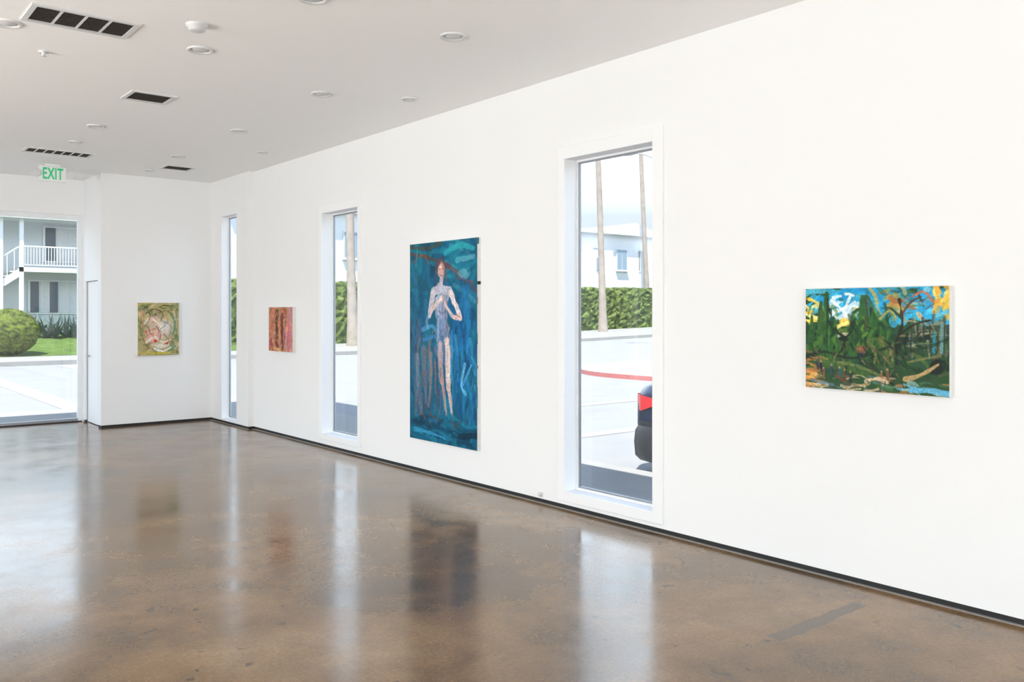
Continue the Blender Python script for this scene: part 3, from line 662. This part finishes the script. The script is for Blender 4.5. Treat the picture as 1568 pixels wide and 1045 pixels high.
def awin(x0,x1,z0,z1,pat):
    mb.box(x0-.07,x1+.07,43.93,43.99,z0-.07,z1+.07,2)
    n=len(pat); w=(x1-x0)/n
    for i,p in enumerate(pat): mb.box(x0+w*i+.025,x0+w*(i+1)-.025,43.9,43.935,z0,z1,p)
for o in (-14.4,-7.2,0,5.2):
    if o+8.5>15: continue
    awin(8.55+o,9.97+o,4.0,5.5,(0,1,1)); awin(7.95+o,9.9+o,1.65,3.05,(0,1,0,1,1))
mb.box(10.6,11.5,43.9,43.99,3.62,5.6,2)
ks.append(mb.build('windows',[M_win,M_curt,M_aptw]))
group('balcony_apartment_building',(4,44,zb),ks)

mb=MB(); r=random.Random(5); cx,cy=6.0,36.9; nth,nph=52,30; vs=[]
for j in range(nph+1):
    for i in range(nth):
        th=2*math.pi*i/nth; ph=math.pi*j/nph; rr=1+r.uniform(-.045,.045)
        vs.append((cx+.98*rr*math.sin(ph)*math.cos(th),cy+.95*rr*math.sin(ph)*math.sin(th),.93+.85*rr*math.cos(ph)))
mb.add(vs,[(j*nth+i,j*nth+(i+1)%nth,(j+1)*nth+(i+1)%nth,(j+1)*nth+i) for j in range(nph) for i in range(nth)],0,False)
mb.build('round_bush',[M_bush])
mb=MB(); r=random.Random(9)
for k in range(21):
    cx=6.3+.36*k+r.uniform(-.1,.1); cy=41.4+r.uniform(-.5,.5); z0=.04+.62*sst((cy-36.2)/6.5)*(1-sst((cx-12)/4))
    for q in range(18):
        az=q*2.4+r.random(); el=r.uniform(.5,1.4); L=r.uniform(.9,1.3); d=Vector((math.cos(az)*math.cos(el),math.sin(az)*math.cos(el),math.sin(el))); sd=Vector((-math.sin(az),math.cos(az),0)); p=Vector((cx,cy,z0-.05)); w=[.05,.075,.06,.035,.0]
        row=[]
        for s_ in range(5):
            row.append((p-sd*w[s_],p+sd*w[s_])); d=(d+Vector((0,0,-.07))).normalized(); p=p+d*L/4
        vs=[v for pr in row for v in pr]; mb.add(vs,[(2*a,2*a+1,2*a+3,2*a+2) for a in range(4)],0)
mb.build('agave_bed',[M_agave])

# ---------------------------------------------------------------- car (parked, tail toward +Y)
def car(xc,yr,zg):
    st=[(0,.62,.42,.80,.86,.50),(.04,.78,.30,.86,.95,.64),(.14,.87,.24,.90,1.02,.70),(.4,.90,.22,.93,1.07,.70),(.75,.91,.22,.95,1.20,.66),(1.15,.915,.22,.96,1.40,.60),(1.6,.92,.22,.96,1.46,.60),(2.2,.92,.22,.95,1.46,.60),(2.7,.92,.22,.94,1.36,.62),(3.15,.91,.22,.92,1.06,.68),(3.4,.91,.22,.90,.97,.72),(3.9,.89,.22,.84,.90,.70),(4.3,.82,.24,.74,.80,.62),(4.46,.70,.30,.62,.68,.52),(4.5,.6,.38,.56,.60,.45)]
    mb=MB(); rings=[]
    for s_,w,zb_,zl,zt,wt in st:
        half=[(0,zb_),(w*.85,zb_),(w*.97,zb_+.1),(w,zb_+(zl-zb_)*.5),(w*.985,zl-.04),(w*.94,zl),(wt+(w*.94-wt)*.5,(zl+zt)/2),(wt,zt-.04),(wt*.8,zt),(0,zt+.01)]
        pts=[(xc-a,yr-s_,zg+z) for a,z in half]+[(xc+a,yr-s_,zg+z) for a,z in half[-2:0:-1]]
        rings.append(pts)
    n=len(rings[0]); allv=[p for r_ in rings for p in r_]
    for i in range(len(rings)-1):
        for k in range(n):
            mi=0; kk=k if k<9 else 17-k
            if kk in (5,6) and 3<=i<=9: mi=1
            if kk in (7,8) and (i in (3,4) or i in (8,)) : mi=1
            if kk<=1 or (kk==2 and i<=3): mi=2
            f=(i*n+k,i*n+(k+1)%n,(i+1)*n+(k+1)%n,(i+1)*n+k)
            mb.add([allv[q] for q in f],[(0,1,2,3)],mi,True)
    mb.add(rings[0],[tuple(range(n))],0); mb.add(rings[-1],[tuple(range(n))[::-1]],0)
    import bmesh
    body=mb.build('body',[M_carp,M_cglass,M_bump]); me=body.data
    bm=bmesh.new(); bm.from_mesh(me); bmesh.ops.remove_doubles(bm,verts=bm.verts,dist=.0005); bmesh.ops.recalc_face_normals(bm,faces=bm.faces); bm.to_mesh(me); bm.free()
    sd=body.modifiers.new('s','SUBSURF'); sd.levels=2; sd.render_levels=2
    ks=[body]
    mb=MB()
    for s_ in (.80,3.62):
        for sg in (-1,1):
            x=xc+sg*.80
            prof=[(.05,-.1),(.22,-.1),(.30,-.09),(.335,-.06),(.335,.06),(.30,.1),(.22,.1),(.2,.08),(.0001,.08)]
            mb.lathe((x,yr-s_,zg+.335),[(a,b_*sg+.03*sg) for a,b_ in prof],32,0,'x')
            mb.lathe((x,yr-s_,zg+.335),[(.21,.115*sg),(.19,.118*sg),(.05,.095*sg),(.0001,.11*sg)],32,1,'x')
            for q in range(5):
                a=q*1.2566; mb.tube([(x+.12*sg,yr-s_+.04*math.cos(a),zg+.335+.04*math.sin(a)),(x+.12*sg,yr-s_+.2*math.cos(a),zg+.335+.2*math.sin(a))],.02,8,1)
    ks.append(mb.build('wheels',[M_tyre,M_rim]))
    mb=MB()
    for sg in (-1,1):
        pts=[(xc+sg*.42,yr+.005),(xc+sg*.66,yr-.02),(xc+sg*.80,yr-.08),(xc+sg*.895,yr-.22),(xc+sg*.915,yr-.40)]
        hs=[(.70,.82),(.70,.86),(.69,.88),(.70,.87),(.76,.85)]
        vs=[];
        for (x,y),(a,b_) in zip(pts,hs): vs+= [(x,y,zg+a),(x,y,zg+b_)]
        mb.add(vs,[(2*i,2*i+2,2*i+3,2*i+1) for i in range(4)],0,True)
    mb.box(xc-.26,xc+.26,yr-.0,yr+.015,zg+.60,zg+.73,1)
    ks.append(mb.build('tail_lights',[M_tail,M_white]))
    mb=MB()
    bp=[(-.93,-.62),(-.92,-.30),(-.86,-.10),(-.70,.0),(-.4,.035),(0,.045),(.4,.035),(.70,.0),(.86,-.10),(.92,-.30),(.93,-.62)]
    zs=[(.15,-.05),(.20,.0),(.35,.012),(.48,.0),(.53,-.03)]
    vs=[]
    for z,o_ in zs:
        for (x,y) in bp:
            k=1+o_*.6; vs.append((xc+x*k,yr+y+o_,zg+z))
    m_=len(bp); mb.add(vs,[(j*m_+i,j*m_+i+1,(j+1)*m_+i+1,(j+1)*m_+i) for j in range(len(zs)-1) for i in range(m_-1)],0,True)
    mb.add(vs[:m_],[tuple(range(m_))],0); mb.add(vs[-m_:],[tuple(range(m_))],0)
    ks.append(mb.build('rear_bumper',[M_bump]))
    mb=MB()
    for sg in (-1,1): mb.box(xc+sg*1.0-.1,xc+sg*1.0+.1,yr-3.05,yr-2.93,zg+.92,zg+1.05,0)
    ks.append(mb.build('wing_mirrors',[M_carp],.03))
    group('parked_car',(xc,yr-2.2,zg),ks)
car(8.0,6.70,-.12)

# ---------------------------------------------------------------- lights
w=bpy.data.worlds.new('sky'); scn.world=w; w.use_nodes=True; N=w.node_tree.nodes; L=w.node_tree.links
bg=N['Background']; tc=N.new('ShaderNodeTexCoord'); sp=N.new('ShaderNodeSeparateXYZ'); rp=N.new('ShaderNodeValToRGB')
L.new(tc.outputs['Generated'],sp.inputs[0]); L.new(sp.outputs[2],rp.inputs[0]); L.new(rp.outputs[0],bg.inputs[0])
e=rp.color_ramp.elements; e[0].position=0; e[0].color=(.22,.24,.27,1); e[1].position=.9; e[1].color=(.05,.09,.19,1)
x=e.new(.11); x.color=(.22,.245,.275,1); x=e.new(.24); x.color=(.74,.86,1,1); x=e.new(.42); x.color=(.70,.84,1,1); x=e.new(.6); x.color=(.20,.30,.48,1)
bg.inputs[1].default_value=4.0
sn=bpy.data.lights.new('sun','SUN'); sn.energy=11; sn.angle=math.radians(.6); sn.color=(1,.96,.9)
so=bpy.data.objects.new('sun',sn); COL.objects.link(so); so.location=(0,0,30); so.rotation_euler=Vector((1.5,1.3,-4.2)).to_track_quat('-Z','Y').to_euler()
def area(name,loc,d,sx_,sy_,p,col=(1,1,1)):
    l=bpy.data.lights.new(name,'AREA'); l.shape='RECTANGLE'; l.size=sx_; l.size_y=sy_; l.energy=p; l.color=col
    o=bpy.data.objects.new(name,l); COL.objects.link(o); o.location=loc; o.rotation_euler=Vector(d).to_track_quat('-Z','Z').to_euler(); return o
area('fill_light_left',(XL-.7,6.6,.75),(1,0,1.5),15,1.5,2050,(1,.985,.965))  # added fill light outside the left openings, tilted up to brighten the ceiling
area('fill_light_rear',(-1.2,YN-.7,.75),(0,1,1.4),6.5,1.5,620,(1,.985,.965))  # second added fill light, behind the camera, also tilted up

# ---------------------------------------------------------------- camera
cd=bpy.data.cameras.new('camera'); cam=bpy.data.objects.new('camera',cd); COL.objects.link(cam)
cd.sensor_width=36; cd.lens=36*1335/1568; cd.shift_y=-43.5/1568; cd.clip_end=400
cam.location=(0,0,1.65); cam.rotation_euler=(math.pi/2,0,-math.atan2(.6321,.7749))
scn.camera=cam
